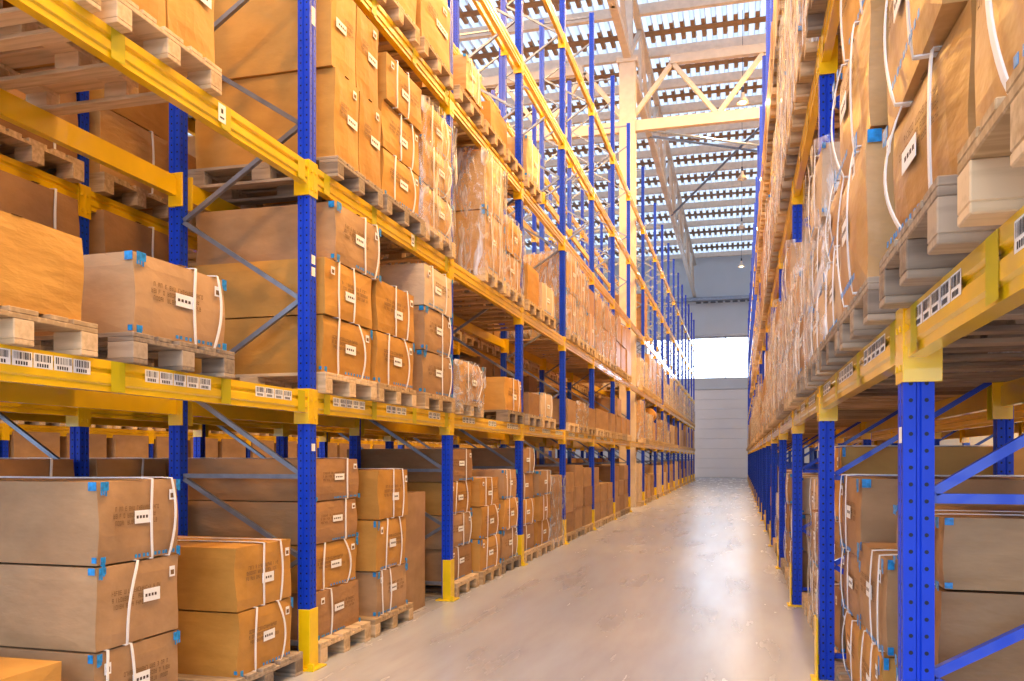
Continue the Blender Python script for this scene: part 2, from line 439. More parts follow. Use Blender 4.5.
LV = {'L': [0]+LL, 'R': [0]+RL, 'LB': [0]+LL, 'RB': [0]+RL, 'LC': [0, 1.85, 3.36, 5.0]}
n_pal = 0
PAL = []
def pallet(side, xc, yc, z, words, woodn=None, jit=.02):
    global n_pal
    n_pal += 1
    wn = woodn or ('wood_grey' if random.random() < .22 else 'wood')
    D = cam_d(xc, yc)
    tone = 'weathered grey-brown' if wn == 'wood_grey' else 'pale raw'
    lab = '%s wooden pallet, %s' % (tone, words)
    rz = random.uniform(-jit, jit)
    parts, far = PALLET[wn]
    PAL.append((D if side in 'LR' else D*2.2, side, xc, yc, z, rz, wn, lab, D))
def place_pallet(side, xc, yc, z, rz, wn, lab, D):
    parts, far = PALLET[wn]
    if D < (9.5 if side in 'LR' else 0):
        r = empty('wooden_pallet', (xc, yc, z)); r.rotation_euler.z = rz
        for nm, me, locs in parts:
            for l in locs: link(nm, me, r, l)
    else:
        r = link('wooden_pallet', far, None, (xc, yc, z), rz)
    return tag(r, lab, 'pallet', 'pallets on the racks')

# ------------------------------------------------------------------ boxes
def carton_mb(d, w, h, seed, bulge=.006, crush=.004, n=6):
    """subdivided carton: slightly bulging faces, soft corners; origin bottom centre, front face +x"""
    bm = bmesh.new(); bmesh.ops.create_cube(bm, size=1)
    bmesh.ops.subdivide_edges(bm, edges=bm.edges[:], cuts=n-1, use_grid_fill=True)
    rnd = random.Random(seed)
    ph = [rnd.uniform(0, 6.28) for _ in range(6)]
    for v in bm.verts:
        x, y, z = v.co*2
        fx, fy, fz = (1-x*x), (1-y*y), (1-z*z)
        # soft corners
        k = sorted((abs(x), abs(y), abs(z)))
        e = .004 if k[1] > .99 else 0
        nx = x + (bulge/(d/2))*fy*fz*(1 if x > 0 else -1)*(abs(x) > .99) - (e/(d/2))*x*(abs(x) > .99)
        ny = y + (bulge/(w/2))*fx*fz*(1 if y > 0 else -1)*(abs(y) > .99) - (e/(w/2))*y*(abs(y) > .99)
        nz = z + (-.5*bulge/(h/2))*fx*fy*(z > .99) - (e/(h/2))*z*(abs(z) > .99)*(z > 0)
        wv = crush*(math.sin(3*x+ph[0])*math.sin(2.6*z+ph[1]) + math.sin(4*y+ph[2])*math.sin(3*z+ph[3]))
        v.co = Vector((nx*d/2 + wv*(abs(x) > .5), ny*w/2 + wv*(abs(y) > .5)*.7, (nz+1)*h/2))
    me = bpy.data.meshes.new('carton'); bm.to_mesh(me); bm.free()
    me.polygons.foreach_set('use_smooth', [False]*len(me.polygons))
    return me
def loop_strap(d, w, h, y, slack, r=.0055, skew=0.0):
    """strap right round the box in the x-z plane at y, sagging away from the front by slack"""
    g = .012
    pts = []
    F = d/2 + g
    for i in range(13):
        t = i/12
        z = -.002 + t*(h+.006)
        pts.append((F + abs(slack)*math.sin(PI*t)**.8*.35, y + slack*math.sin(PI*t)*1.0 + skew*(t-.5), z))
    pts += [(F-.06, y+skew*.4, h+.008), (0, y, h+.004), (-F+.02, y, h+.006), (-F, y, h-.02), (-F, y, .02), (0, y, -.0)]
    return pts
def strap_mesh(pts, wd=.0095, th=.0022):
    b = MB(); L = len(pts)
    # flat band: outward offset in the x-z plane
    k0 = len(b.v)
    cx = sum(p[0] for p in pts)/L; cz = sum(p[2] for p in pts)/L
    for i, p in enumerate(pts):
        a = Vector(pts[(i-1) % L]); c = Vector(pts[(i+1) % L]); dd = (c-a).normalized()
        nrm = dd.cross(Vector((0, 1, 0))); nrm.normalize()
        sdir = nrm.cross(dd).normalized()
        P = Vector(p)
        for (u, v) in ((-1, -1), (1, -1), (1, 1), (-1, 1)):
            b.v.append(tuple(P + sdir*(u*wd) + nrm*(v*th)))
    for i in range(L):
        a = k0+4*i; c = k0+4*((i+1) % L)
        for j in range(4):
            b.f.append((a+j, a+(j+1) % 4, c+(j+1) % 4, c+j)); b.mi.append(0)
    return b.mesh('strap', M['strap'])
def glyph_rows(x, y0, y1, z0, rows, rh, rnd, mb, mi=0):
    """rows of small ink strokes, unreadable at this size like the photograph's"""
    for r_ in range(rows):
        z = z0 - r_*rh*1.55; y = y0 + rnd.uniform(0, .03)
        ye = y1 - rnd.uniform(0, .10)
        while y < ye:
            gw = rh*.62
            if rnd.random() < .14: y += gw*1.3; continue
            t = rh*.16
            mb.quad((x, y, z), (x, y+t, z), (x, y+t, z+rh), (x, y, z+rh), mi)
            if rnd.random() < .7: mb.quad((x, y+gw-t, z), (x, y+gw, z), (x, y+gw, z+rh), (x, y+gw-t, z+rh), mi)
            for zz in (0, .45, .85):
                if rnd.random() < .6: mb.quad((x+.0003, y, z+rh*zz), (x+.0003, y+gw, z+rh*zz), (x+.0003, y+gw, z+rh*zz+t), (x+.0003, y, z+rh*zz+t), mi)
            y += gw*1.35
PROTO = {}
def make_proto(key, d, w, h, mat, straps=(), label=True, text=True, tape=True, seed=0, slack=0.02, bulge=.006, crush=.004):
    rnd = random.Random(seed)
    me = carton_mb(d, w, h, seed, bulge, crush); me.materials.append(M[mat])
    kids = []
    F = d/2 + bulge + crush*1.2 + .001
    # taped seam along the top and down the front edge
    sm = MB(); sm.box(-d/2-.002, d/2+.002, -.028, .028, h+.001, h+.0028)
    kids.append(('seam_tape', sm.mesh('seam_tape', M['seam'])))
    for i, (y, sk) in enumerate(straps):
        kids.append(('strap', strap_mesh(loop_strap(d, w, h, y*w, slack*(1 if i % 2 else -.6), skew=sk))))
    if label:
        lb = MB(); y0 = rnd.uniform(-.12, .02)*w; z0 = h*rnd.uniform(.42, .55)
        lb.box(F, F+.0015, y0, y0+.16, z0-.03, z0+.035)
        for k in range(4): lb.quad((F+.002, y0+.015+.03*k, z0-.005), (F+.002, y0+.035+.03*k, z0-.005), (F+.002, y0+.035+.03*k, z0+.01), (F+.002, y0+.015+.03*k, z0+.01), 1)
        kids.append(('paper_label', lb.mesh('paper_label', [M['paper'], M['ink']])))
        l2 = MB(); y1 = w/2-.12; z1 = h-.11
        l2.box(F, F+.0015, y1, y1+.055, z1, z1+.055); l2.box(F+.0015, F+.002, y1+.01, y1+.045, z1+.01, z1+.035, 1)
        kids.append(('corner_label', l2.mesh('corner_label', [M['paper'], M['ink_card']])))
    if text:
        tx = MB(); glyph_rows(F+.0004, -w*.36, w*.22, .25*h/.4, 3, .022, rnd, tx)
        kids.append(('printed_text', tx.mesh('printed_text', M['ink_card'])))
    if tape:
        tp = MB()
        for ys in (-1, 1):
            for z0, z1 in ((h-.055, h-.004), (.006, .04)):
                if rnd.random() < .6:
                    L1 = rnd.uniform(.03, .07); z0 += rnd.uniform(0, .02)
                    # wraps the vertical corner: on the front face and on the side
                    ya = ys*(w/2-.004)
                    tp.box(F-.0005, F+.0012, ya, ya-ys*L1, z0, z1)
                    ye = ys*(w/2+crush+.003)
                    tp.box(d/2-.004, d/2-L1*.7, ye, ye+ys*.0015, z0, z1)
                    for k in range(3):
                        q = rnd.uniform(.3, .9)
                        tp.box(F-.0005, F+.0012, ya-ys*(L1*.3*k), ya-ys*(L1*.3*k+.012), z0-.03*q, z0)
        if rnd.random() < .7:
            yy = -w*.1
            while yy < w*.4:
                tp.box(F, F+.0012, yy, yy+.02, .012, .03); yy += rnd.uniform(.026, .05)
        kids.append(('blue_tape', tp.mesh('blue_tape', M['tape'])))
    PROTO[key] = (me, kids, (d, w, h), dict(mat=mat, straps=len(straps)))
make_proto('a', 1.12, .78, .40, 'card', ((.12, .0), (.36, .03)), seed=1, slack=.035)
make_proto('b', 1.12, .78, .40, 'card', ((-.12, .10),), seed=2, slack=.10)
make_proto('c', 1.10, .76, .40, 'card_orange', ((-.22, .02), (.22, -.05)), seed=3, slack=.05)
make_proto('d', 1.10, .76, .40, 'card_orange', ((-.05, 0), (.25, .0)), seed=4, slack=.02)
make_proto('e', 1.10, .40, .62, 'card_orange', (), seed=5, text=True, tape=False, bulge=.003)
make_proto('f', 1.10, .76, .62, 'card_film', ((-.2, .0), (.2, .1)), seed=6, text=False, tape=True, bulge=.010, crush=.005)
make_proto('g', 1.10, .76, .42, 'card_brown', ((.2, 0),), seed=8, slack=.02)
make_proto('h', 1.00, .56, 1.09, 'card', (), seed=9, text=False, label=False, tape=False, bulge=.004)
make_proto('i', 1.10, .76, .40, 'card_pale', ((-.2, 0), (.25, .03)), seed=10, slack=.03)
make_proto('j', 1.10, .78, .42, 'card_film', ((-.18, 0), (.22, .06)), seed=11, text=True, tape=True, bulge=.02, crush=.005, slack=.09)
make_proto('k', 1.10, .78, .80, 'card_orange', (), seed=12, text=False, label=False, tape=False, bulge=.002)
DESC = {'a': 'tan box with two straps', 'b': 'tan box with one slack strap', 'c': 'golden strapped box', 'd': 'golden double-strapped box', 'e': 'tall golden box',
        'f': 'film-covered box', 'g': 'brown single-strapped box', 'h': 'tall plain box', 'i': 'pale strapped box', 'j': 'bulging strapped box', 'k': 'large plain golden box'}
BOXES = []     # specs, instantiated after sorting
def add_box(side, key, xc, yc, z, d, w, h, rz, words, tilt=0.0, vis=1.0):
    BOXES.append(dict(side=side, key=key, loc=(xc, yc, z), dims=(d, w, h), rz=rz, words=words, tilt=tilt, vis=vis))
FILMS = []
def stack(side, bay, lv, slot, tiers, keys='abcd', yo=0.0, depth=None, width=.77, setback=0.0, film=False, pal=True, woodn=None, jit=.022, vis=1.0, split=False, yabs=None, shift=(0,)*9, noshift=False):
    """tiers: list of box heights, bottom to top"""
    xf, sg, sname = SIDE[side]
    if lv == 0: xf += sg*((.16 if bay < 3 else .10) if side == 'R' else .05)
    Y = YS[side][bay]; bl = YS[side][bay+1]-Y
    yc = yabs if yabs is not None else Y + .5 + .9*slot + (bl-2.8)*slot/2 + yo
    z = LV[side][lv]
    words = place_words(sname, bay if side in ('L', 'LB') else bay+1, lv, slot)
    xp = xf + sg*.6
    if pal:
        pallet(side, xp, yc, z, words, woodn); z += .1445
    elif lv == 0: z += .001
    depth = depth or 1.12
    rz0 = 0 if sg < 0 else PI
    n = len(tiers)
    z0 = z
    for t, h in enumerate(tiers):
        key = keys[t % len(keys)] if len(keys) == n else random.choice(keys)
        jx = random.uniform(-.015, .015) if not noshift else 0; jy = random.uniform(-.015, .015) if not noshift else 0
        xcb = xf + sg*(depth/2 + .03 + setback) + jx
        if n == 1: tw = 'alone'
        elif n == 2: tw = ('lower', 'upper')[t]
        else: tw = 'bottom' if t == 0 else ('top' if t == n-1 else (ORD[t+1] + ' tier'))
        if split:
            for q, dy in enumerate((-.2, .2)):
                add_box(side, key, xcb, yc+dy+jy, z, depth, .388, h, rz0+random.uniform(-.3, .3)*jit, '%s, %s one of pair, %s' % (tw, ('nearer', 'farther')[q], words), vis=vis)
        else:
            add_box(side, key, xcb, yc+jy+shift[t], z, depth, width*random.uniform(.97, 1.0), h*.985, rz0+random.uniform(-1, 1)*jit, '%s, %s' % (tw, words), vis=vis)
        z += h
    if film: FILMS.append((side, xf+sg*(depth/2+.03+setback), yc, z0-.10, depth+.09, .80+.07, z-z0+.10, words))

H4 = .395
# ---- left rack, bay 1 (nearest, partly out of the frame)   LY[1]..LY[2]
stack('L', 1, 0, 1, [.387]*3, ['a', 'b', 'a'], yabs=3.43, width=.575, noshift=True)
stack('L', 1, 0, 0, [.40], ['d'], yabs=2.58, width=.80)
stack('L', 1, 0, 2, [.375, .375], ['c', 'd'], yabs=4.53, width=.62, noshift=True)
stack('L', 1, 1, 0, [.37], ['k'], yabs=2.66, width=.72, woodn='wood', noshift=True)
stack('L', 1, 1, 1, [.395], ['a'], yabs=3.69, width=.72, woodn='wood_grey', noshift=True)
stack('L', 1, 2, 0, [.62, .62], ['k', 'k'], yabs=2.68, width=.78)
stack('L', 1, 2, 1, [.62, .62], ['e', 'e'], yabs=3.57, split=True, woodn='wood')
# ---- bay 2   LY[2]..LY[3]
stack('L', 2, 0, 0, [.33, .33, .30, .30], 'gcgg', yo=.0, setback=.06, width=.74)
stack('L', 2, 0, 1, [.36, .41, .40], 'acd', width=.62, yo=-.02)
add_box('L', 'h', -3.38, 7.20, .001, 1.0, .56, 1.09, .0, 'standing on the floor by the second blue post, left rack')
stack('L', 2, 1, 0, [.40, .395, .42], 'cda', shift=[0, .0, .14])
stack('L', 2, 1, 1, [.41, .41], 'cd', yo=-.07)
stack('L', 2, 1, 2, [.39, .40, .38], 'aai', yo=.05)
stack('L', 2, 2, 0, [.625, .625], 'ee', split=True, yo=.13)
stack('L', 2, 2, 1, [.385]*3, 'cdd', yo=.12)
stack('L', 2, 2, 2, [.38, .38, .38], 'jjc', film=True, yo=.06)
stack('L', 2, 3, 0, [.5, .5], 'kk'); stack('L', 2, 3, 1, [.5, .5], 'kf'); stack('L', 2, 3, 2, [.6, .4], 'ef')
# ---- bay 3
stack('L', 3, 0, 0, [.34, .34, .34, .34], 'gacg', setback=.05)
stack('L', 3, 0, 1, [.36, .36, .32], 'ccd')
stack('L', 3, 0, 2, [.38, .38, .36], 'aca', width=.66)
stack('L', 3, 1, 0, [.41], 'j', film=True)
stack('L', 3, 1, 2, [.41], 'd')
stack('L', 3, 2, 1, [.66, .66], 'ff', film=True)
stack('L', 3, 2, 2, [.42, .42], 'fc', film=True)
stack('L', 3, 3, 0, [.85], 'k', setback=.40, pal=True, width=.6); stack('L', 3, 3, 1, [.42, .40], 'kf', setback=.25, width=.6); stack('L', 3, 3, 2, [.62], 'k', setback=.2)
# ---- bay 4
stack('L', 4, 0, 0, [.35]*4, 'gcga', setback=.04); stack('L', 4, 0, 1, [.36]*3, 'cda'); stack('L', 4, 0, 2, [.33]*3, 'aic', film=True)
stack('L', 4, 1, 1, [.36], 'i'); stack('L', 4, 1, 0, [.30], 'g', width=.6)
stack('L', 4, 2, 0, [.5], 'k', width=.7); stack('L', 4, 2, 1, [.42], 'i')
stack('L', 4, 3, 0, [.55], 'f')
# ---- bay 5
stack('L', 5, 0, 0, [.34]*3, 'gca'); stack('L', 5, 0, 1, [.38]*3, 'cai'); stack('L', 5, 0, 2, [.36]*3, 'agc')
stack('L', 5, 1, 0, [.40], 'a'); stack('L', 5, 1, 1, [.42], 'i', film=True); stack('L', 5, 1, 2, [.36], 'c')
stack('L', 5, 2, 0, [.66, .64], 'ff', film=True); stack('L', 5, 2, 1, [.6, .64], 'ff', film=True); stack('L', 5, 2, 2, [.6, .5], 'ff')
# ---- bays 6, 7
for b in (6, 7):
    for s in range(3):
        stack('L', b, 0, s, [.36]*random.choice((2, 3, 3)), 'acgi')
        stack('L', b, 1, s, [.40]*random.choice((1, 1, 2)), 'aicj')
        stack('L', b, 2, s, [.60, random.uniform(.4, .6)], 'ff', film=(b == 6))
# ---- right rack; RY[0] = the bay beside the camera
stack('R', 0, 1, 1, [.44]*4, 'jcjc', yo=-.05, jit=.03, width=.80)
stack('R', 0, 1, 2, [.37, .42, .45, .4], 'jjjc', yo=-.02, jit=.05, setback=.0)
stack('R', 0, 2, 2, [.4, .4], 'cj'); stack('R', 0, 2, 1, [.4], 'c')
stack('R', 1, 1, 0, [.50, .46, .44, .4], 'jjcj', jit=.05, setback=-.02)
stack('R', 1, 1, 1, [.37, .30], 'ij', jit=.03, setback=.0, width=.74)
stack('R', 1, 1, 2, [.34, .36, .40], 'iii', jit=.02, film=True)
stack('R', 1, 2, 0, [.45, .45], 'jj'); stack('R', 1, 2, 1, [.45]*3, 'jjc'); stack('R', 1, 2, 2, [.5, .5, .4], 'fjf', film=True)
stack('R', 2, 1, 0, [.40, .40], 'ai', film=True); stack('R', 2, 1, 1, [.41]*2, 'ij', film=True); stack('R', 2, 1, 2, [.42]*3, 'aij', film=True)
stack('R', 2, 2, 0, [.5]*3, 'ffj', film=True); stack('R', 2, 2, 1, [.5]*3, 'fjf', film=True); stack('R', 2, 2, 2, [.5]*3, 'jff', film=True)
for b in (3, 4, 5, 6):
    for s in range(3):
        stack('R', b, 1, s, [.42]*(2, 3, 2, 1, 3, 2, 2)[(b*2+s) % 7], 'aijf', film=(s == 0 or b < 5))
        stack('R', b, 2, s, [.5]*random.choice((2, 3)), 'ffj', film=(b == 3))
stack('R', 1, 0, 0, [.42, .42, .235], 'aga', setback=.03, depth=1.1, noshift=True)
stack('R', 1, 0, 1, [.42, .42], 'ca', setback=.0)
stack('R', 1, 0, 2, [.36, .36, .44], 'caa', setback=.02)
stack('R', 2, 0, 0, [.42, .42, .50], 'gac', setback=.03); stack('R', 2, 0, 1, [.42, .42], 'ig', setback=.0, film=True); stack('R', 2, 0, 2, [.36]*3, 'gai', setback=.05)
for b in (3, 4, 5, 6):
    for s in range(3): stack('R', b, 0, s, [.36]*random.choice((2, 3, 3)), 'agic', setback=.03)
# ---- racks behind
for b in range(1, 13):
    for s in range(3):
        if random.random() < .9: stack('LB', b, 0, s, [.42]*3, 'gagk', vis=.45)
        stack('LB', b, 1, s, [.42]*random.choice((1, 2, 3)), 'gagi', vis=.4)
        stack('LB', b, 2, s, [.5]*random.choice((1, 2, 2)), 'gkgf', vis=.45)
        if b < 5: stack('LB', b, 3, s, [.55]*random.choice((1, 2)), 'gkgf', vis=.5)
for b in range(10):
    for s in range(3):
        stack('RB', b, 0, s, [.38]*3, 'gag', vis=.4); stack('RB', b, 1, s, [.42]*2, 'aga', vis=.35)
for b in range(14):
    for s in (0, 1, 2): stack('LC', b, 0, s, [.54]*3, 'kgk', vis=.2); stack('LC', b, 1, s, [.45]*2, 'kgk', vis=.15)

def box_matrix(s):
    d, w, h = PROTO[s['key']][2]
    sc = (s['dims'][0]/d, s['dims'][1]/w, s['dims'][2]/h)
    return sc
BOXES.sort(key=lambda s: -(s['dims'][1]*s['dims'][2]*s['vis'])/max(.5, cam_d(s['loc'][0], s['loc'][1]))**2)
restmb = {}
for i, s in enumerate(BOXES):
    me, kids, pd, info = PROTO[s['key']]
    sc = box_matrix(s)
    if random.random() < .4: sc = (sc[0], -sc[1], sc[2])     # some boxes carry their straps and labels the other way round
    if i >= 300:
        mm = Matrix.Translation(s['loc']) @ Matrix.Rotation(s['rz'], 4, 'Z')
        mb = restmb.setdefault('rest', MB())
        d, w, h = s['dims']
        k = len(mb.v); mb.box(-d/2, d/2, -w/2, w/2, 0, h, {'g': 1, 'k': 0, 'a': 0, 'f': 2, 'j': 2}.get(s['key'], 0))
        for q in range(k, len(mb.v)): mb.v[q] = tuple(mm @ Vector(mb.v[q]))
        continue
    o = link('cardboard_box', me, None, s['loc'], s['rz'], sc)
    D = cam_d(s['loc'][0], s['loc'][1])
    tag(o, DESC[s['key']] + ', ' + s['words'], 'box', 'cardboard boxes on the racks')
    if s['side'] in ('L', 'R') and D < 20:
        for nm, km in kids:
            if D > 12 and nm in ('corner_label', 'seam_tape', 'printed_text'): continue
            link(nm, km, o)
    elif D < 9 and s['side'] in ('LB', 'RB'):
        for nm, km in kids[:2]: link(nm, km, o)
if restmb:
    tag(link('cardboard_boxes', restmb['rest'].mesh('cardboard_boxes', [M['card'], M['card_brown'], M['card_film']])),
        'remaining distant and hidden cardboard boxes deep in the racks', 'boxes', kind='stuff')

# stretch film shells round the wrapped stacks
def film_mesh(seed):
    rnd = random.Random(seed); b = MB(); n = 44; zs = 14
    ph = [rnd.uniform(0, 6.28) for _ in range(5)]
    for j in range(zs+1):
        z = j/zs
        for i in range(n):
            a = 2*PI*i/n; c, s = math.cos(a), math.sin(a)
            k = 1/max(abs(c), abs(s)); k = min(k, 1.33)
            wv = 1 + .010*math.sin(7*a+ph[0]+3*z) + .008*math.sin(13*z+ph[1]+2*a) + .006*math.sin(19*a-5*z+ph[2])
            b.v.append((.5*c*k*wv, .5*s*k*wv, z + (.012*math.sin(5*a+ph[3]) if j in (0, zs) else 0)))
    for j in range(zs):
        for i in range(n):
            b.f.append((j*n+i, j*n+(i+1) % n, (j+1)*n+(i+1) % n, (j+1)*n+i)); b.mi.append(0)
    return b.mesh('stretch_film', M['film'], smooth=True)
FM = [film_mesh(i) for i in range(3)]
for q, (side, xc, yc, z, d, w_, h, words) in enumerate(FILMS):
    if cam_d(xc, yc) > 22: continue
    o = link('stretch_film', FM[q % 3], None, (xc, yc, z), 0, (d*1.01, w_*1.02, h))
    tag(o, 'clear plastic film wrapped round boxes, ' + words, 'plastic film', 'stretch film round pallet loads')

# far wrapped loads, one per pallet place
def load_mesh(seed, film):
    rnd = random.Random(seed); mb = MB()
    tiers = 3; z = 0
    for t in range(tiers):
        h = 1/tiers
        for q in (-1, 1):
            mb.box(-.5+rnd.uniform(0, .02), .5-rnd.uniform(0, .02), (q-1)*.25+.004, (q+1)*.25-.004, z, z+h-.006, 0)
        z += h
    return mb
LOADS = []
for i in range(4):
    mb = load_mesh(i, 0)
    body = mb.mesh('load', M[('card_film', 'card', 'card_pale', 'card_brown')[i]])
    LOADS.append(body)
def load(side, bay, lv, slot, h, k=0, film=False):
    xf, sg, sname = SIDE[side]; Y = YS[side][bay]; bl = YS[side][bay+1]-Y
    if lv == 0: xf += sg*(.16 if side == 'R' else .05)
    yc = Y + .5 + .9*slot + (bl-2.8)*slot/2; z = LV[side][lv]
    words = place_words(sname, bay if side == 'L' else bay+1, lv, slot)
    pallet(side, xf+sg*.6, yc, z, words)
    r = empty('wrapped_load', (xf+sg*.61, yc, z+.146))
    link('carton_stack', LOADS[k], r, (0, 0, 0), random.uniform(-.02, .02), (1.12, .76, h))
    if film: link('film_wrap', FM[(bay+slot) % 3], r, (0, 0, -.05), 0, (1.2, .84, h+.05))
    tag(r, '%s pallet load, %s' % (('film-wrapped' if film else ('tan', 'tan', 'pale', 'brown')[k]), words), 'pallet load', 'distant pallet loads')
rnd = random.Random(5)
for b in range(8, len(LY)-1):
    for s in range(3):
        if b == 8 and s < 2: continue      # the building's column stands in this bay
        load('L', b, 0, s, rnd.choice((.7, 1.0, 1.1)), rnd.randrange(4))
        if (b, s) == (9, 2): load('L', 9, 1, 2, .60, 0)
        elif rnd.random() < .8: load('L', b, 1, s, rnd.choice((.5, .8, 1.1)), rnd.randrange(4), b < 12)
        if rnd.random() < .85: load('L', b, 2, s, rnd.choice((.8, 1.2, 1.25)), rnd.choice((0, 2, 2)), True)
load('L', 9, 3, 0, 1.2, 3)
for b in range(7, len(RY)-1):
    for s in range(3):
        load('R', b, 0, s, rnd.choice((.7, 1.0, 1.1)), rnd.randrange(4))
        load('R', b, 1, s, rnd.choice((.6, .9, 1.3)), rnd.choice((0, 0, 1, 2)), b < 12)
        if b < 14 and (b+s) % 3: load('R', b, 2, s, rnd.choice((.9, 1.3)), rnd.choice((0, 1)), b < 10)
for b in range(1, 9):
    for s in range(3):
        load('R', b, 3, s, rnd.choice((1.2, 1.5, 1.7)), rnd.choice((0, 1, 3)))
PAL.sort()
pr_ = MB()
for q, (_, side, xc, yc, z, rz, wn, lab, D) in enumerate(PAL):
    if q < 298: place_pallet(side, xc, yc, z, rz, wn, lab, D)
    else: pr_.add_mesh(PALLET['wood'][1], Matrix.Translation((xc, yc, z)) @ Matrix.Rotation(rz, 4, 'Z'))
tag(link('wooden_pallets', pr_.mesh('wooden_pallets', M['wood'])), 'remaining distant and hidden wooden pallets deep in the racks', 'pallets', kind='stuff')
# round wrapped roll on the first shelf past the column
rl = MB(); rl.lathe([(0, -.3), (.20, -.3), (.235, -.27), (.24, 0), (.235, .27), (.20, .3), (0, .3)], 24)
ro = link('paper_roll', rl.mesh('paper_roll', M['card_orange'], smooth=True), None, (-2.95, 28.4, 1.845+.146+.60+.241)); ro.rotation_euler = (PI/2, 0, 0)
tag(ro, 'round golden roll lying on top of a load just past the cream column', 'roll')

# ------------------------------------------------------------------ the building
def struct(name, mb, mats, label=None, bevel=0):
    o = link(name, mb.mesh(name, mats, bevel)); o['kind'] = 'structure'
    if label: o['label'] = label
    return o
XL, XR, Y0, YE, ZR = -24.0, 9.0, -4.0, 61.0, 15.6
f = MB(); f.box(XL, XR, Y0-6, YE+.3, -.2, 0); struct('floor', f, M['floor'], 'pale polished concrete floor of the aisle')
# end wall with its window band
e = MB(); wx0, wx1, wz0, wz1 = -6.5, 4.5, 7.0, 9.95
e.box(XL, wx0, YE, YE+.3, 0, ZR+1); e.box(wx1, XR, YE, YE+.3, 0, ZR+1); e.box(wx0, wx1, YE, YE+.3, 0, wz0); e.box(wx0, wx1, YE, YE+.3, wz1, ZR+1)
struct('wall_end', e, M['wall'], 'pale grey end wall of the warehouse')
g = MB(); g.box(wx0, wx1, YE+.14, YE+.16, wz0, wz1)
wn = struct('window_1', g, M['glass'], 'bright window band high in the end wall')
fr = MB()
for z in (wz0, wz1-.08): fr.box(wx0, wx1, YE+.08, YE+.22, z, z+.08)
x = wx0
while x <= wx1+.01: fr.box(x-.04, x+.04, YE+.08, YE+.22, wz0, wz1); x += 2.75
link('window_frame', fr.mesh('window_frame', M['galv']), wn)
gd = MB(); gx0, gx1 = -3.6, 1.4
for i in range(9):
    z0 = .02+i*.69; gd.box(gx0, gx1, YE-.08, YE-.02, z0, z0+.68)
dr = struct('door_1', gd, M['gate'], 'white sectional loading gate closing the aisle end', bevel=.008)
tm = MB(); tm.box(gx0-.12, gx0, YE-.12, YE, 0, 6.4); tm.box(gx1, gx1+.12, YE-.12, YE, 0, 6.4); tm.box(gx0-.12, gx1+.12, YE-.12, YE, 6.24, 6.4)
link('door_frame', tm.mesh('door_frame', M['wall']), dr)
tr_ = MB(); tr_.box(XL, XR, YE-.12, YE, 9.98, 10.08); tr_.box(XL, XR, YE-.3, YE, 12.5, 12.75); struct('trim_1', tr_, M['galv'], 'horizontal rails across the end wall')
td = MB()
xx = -3.0
while xx < 3: td.box(xx, xx+.35, YE-.34, YE-.30, 12.3, 12.42); xx += .5
struct('trim_2', td, M['dark'], 'row of dark fixings under the rail of the end wall')
bb = MB(); bb.box(XL, gx0-.12, YE-.05, YE, 0, .3); bb.box(gx1+.12, XR, YE-.05, YE, 0, .3); struct('baseboard_end', bb, M['brown'])
s = MB(); s.box(XL-.3, XL, Y0, YE, 0, ZR+.5); struct('wall_left', s, M['wall'])
s = MB(); s.box(XR, XR+.3, Y0, YE, 0, ZR+.5); struct('wall_right', s, M['wall'])
# purlins measured along the aisle, corrugated roof between them
PU = [2.0, 4.8, 7.6, 10.4, 13.2, 16.0, 18.6, 21.2, 23.8, 26.4, 29.3, 31.9, 34.2, 36.6, 39.0, 41.6, 44.4, 47.6, 51.3, 55.4, 59.4]
p = MB()
for y in PU: p.box(XL, XR, y-.09, y+.09, ZR-.36, ZR-.05)
struct('ceiling_purlins', p, M['cream_dim'], 'cream roof purlins crossing the hall')
per = .34
r = MB()
ye = [Y0] + PU + [YE+.3]
nx = int((XR-XL)/per)
for a, b_ in zip(ye[:-1], ye[1:]):
    L = b_-a
    # from the near purlin: translucent, then ribs coloured brown on flange and web, narrow light gap before the far purlin
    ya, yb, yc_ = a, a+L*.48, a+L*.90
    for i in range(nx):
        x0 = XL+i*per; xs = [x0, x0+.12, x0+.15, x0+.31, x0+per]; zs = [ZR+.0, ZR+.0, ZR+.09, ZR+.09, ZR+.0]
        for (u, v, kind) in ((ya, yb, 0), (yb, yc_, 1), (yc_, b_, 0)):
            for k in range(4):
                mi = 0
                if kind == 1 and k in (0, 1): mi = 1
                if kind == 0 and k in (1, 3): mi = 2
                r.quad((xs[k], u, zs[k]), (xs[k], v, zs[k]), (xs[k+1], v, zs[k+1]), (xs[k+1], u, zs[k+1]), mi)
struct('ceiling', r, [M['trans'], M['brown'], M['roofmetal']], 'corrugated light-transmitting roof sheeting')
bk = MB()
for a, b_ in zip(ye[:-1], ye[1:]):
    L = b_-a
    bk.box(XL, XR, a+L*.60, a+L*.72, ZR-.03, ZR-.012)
struct('ceiling_strips', bk, M['brown'], 'brown strips across the roof sheeting')
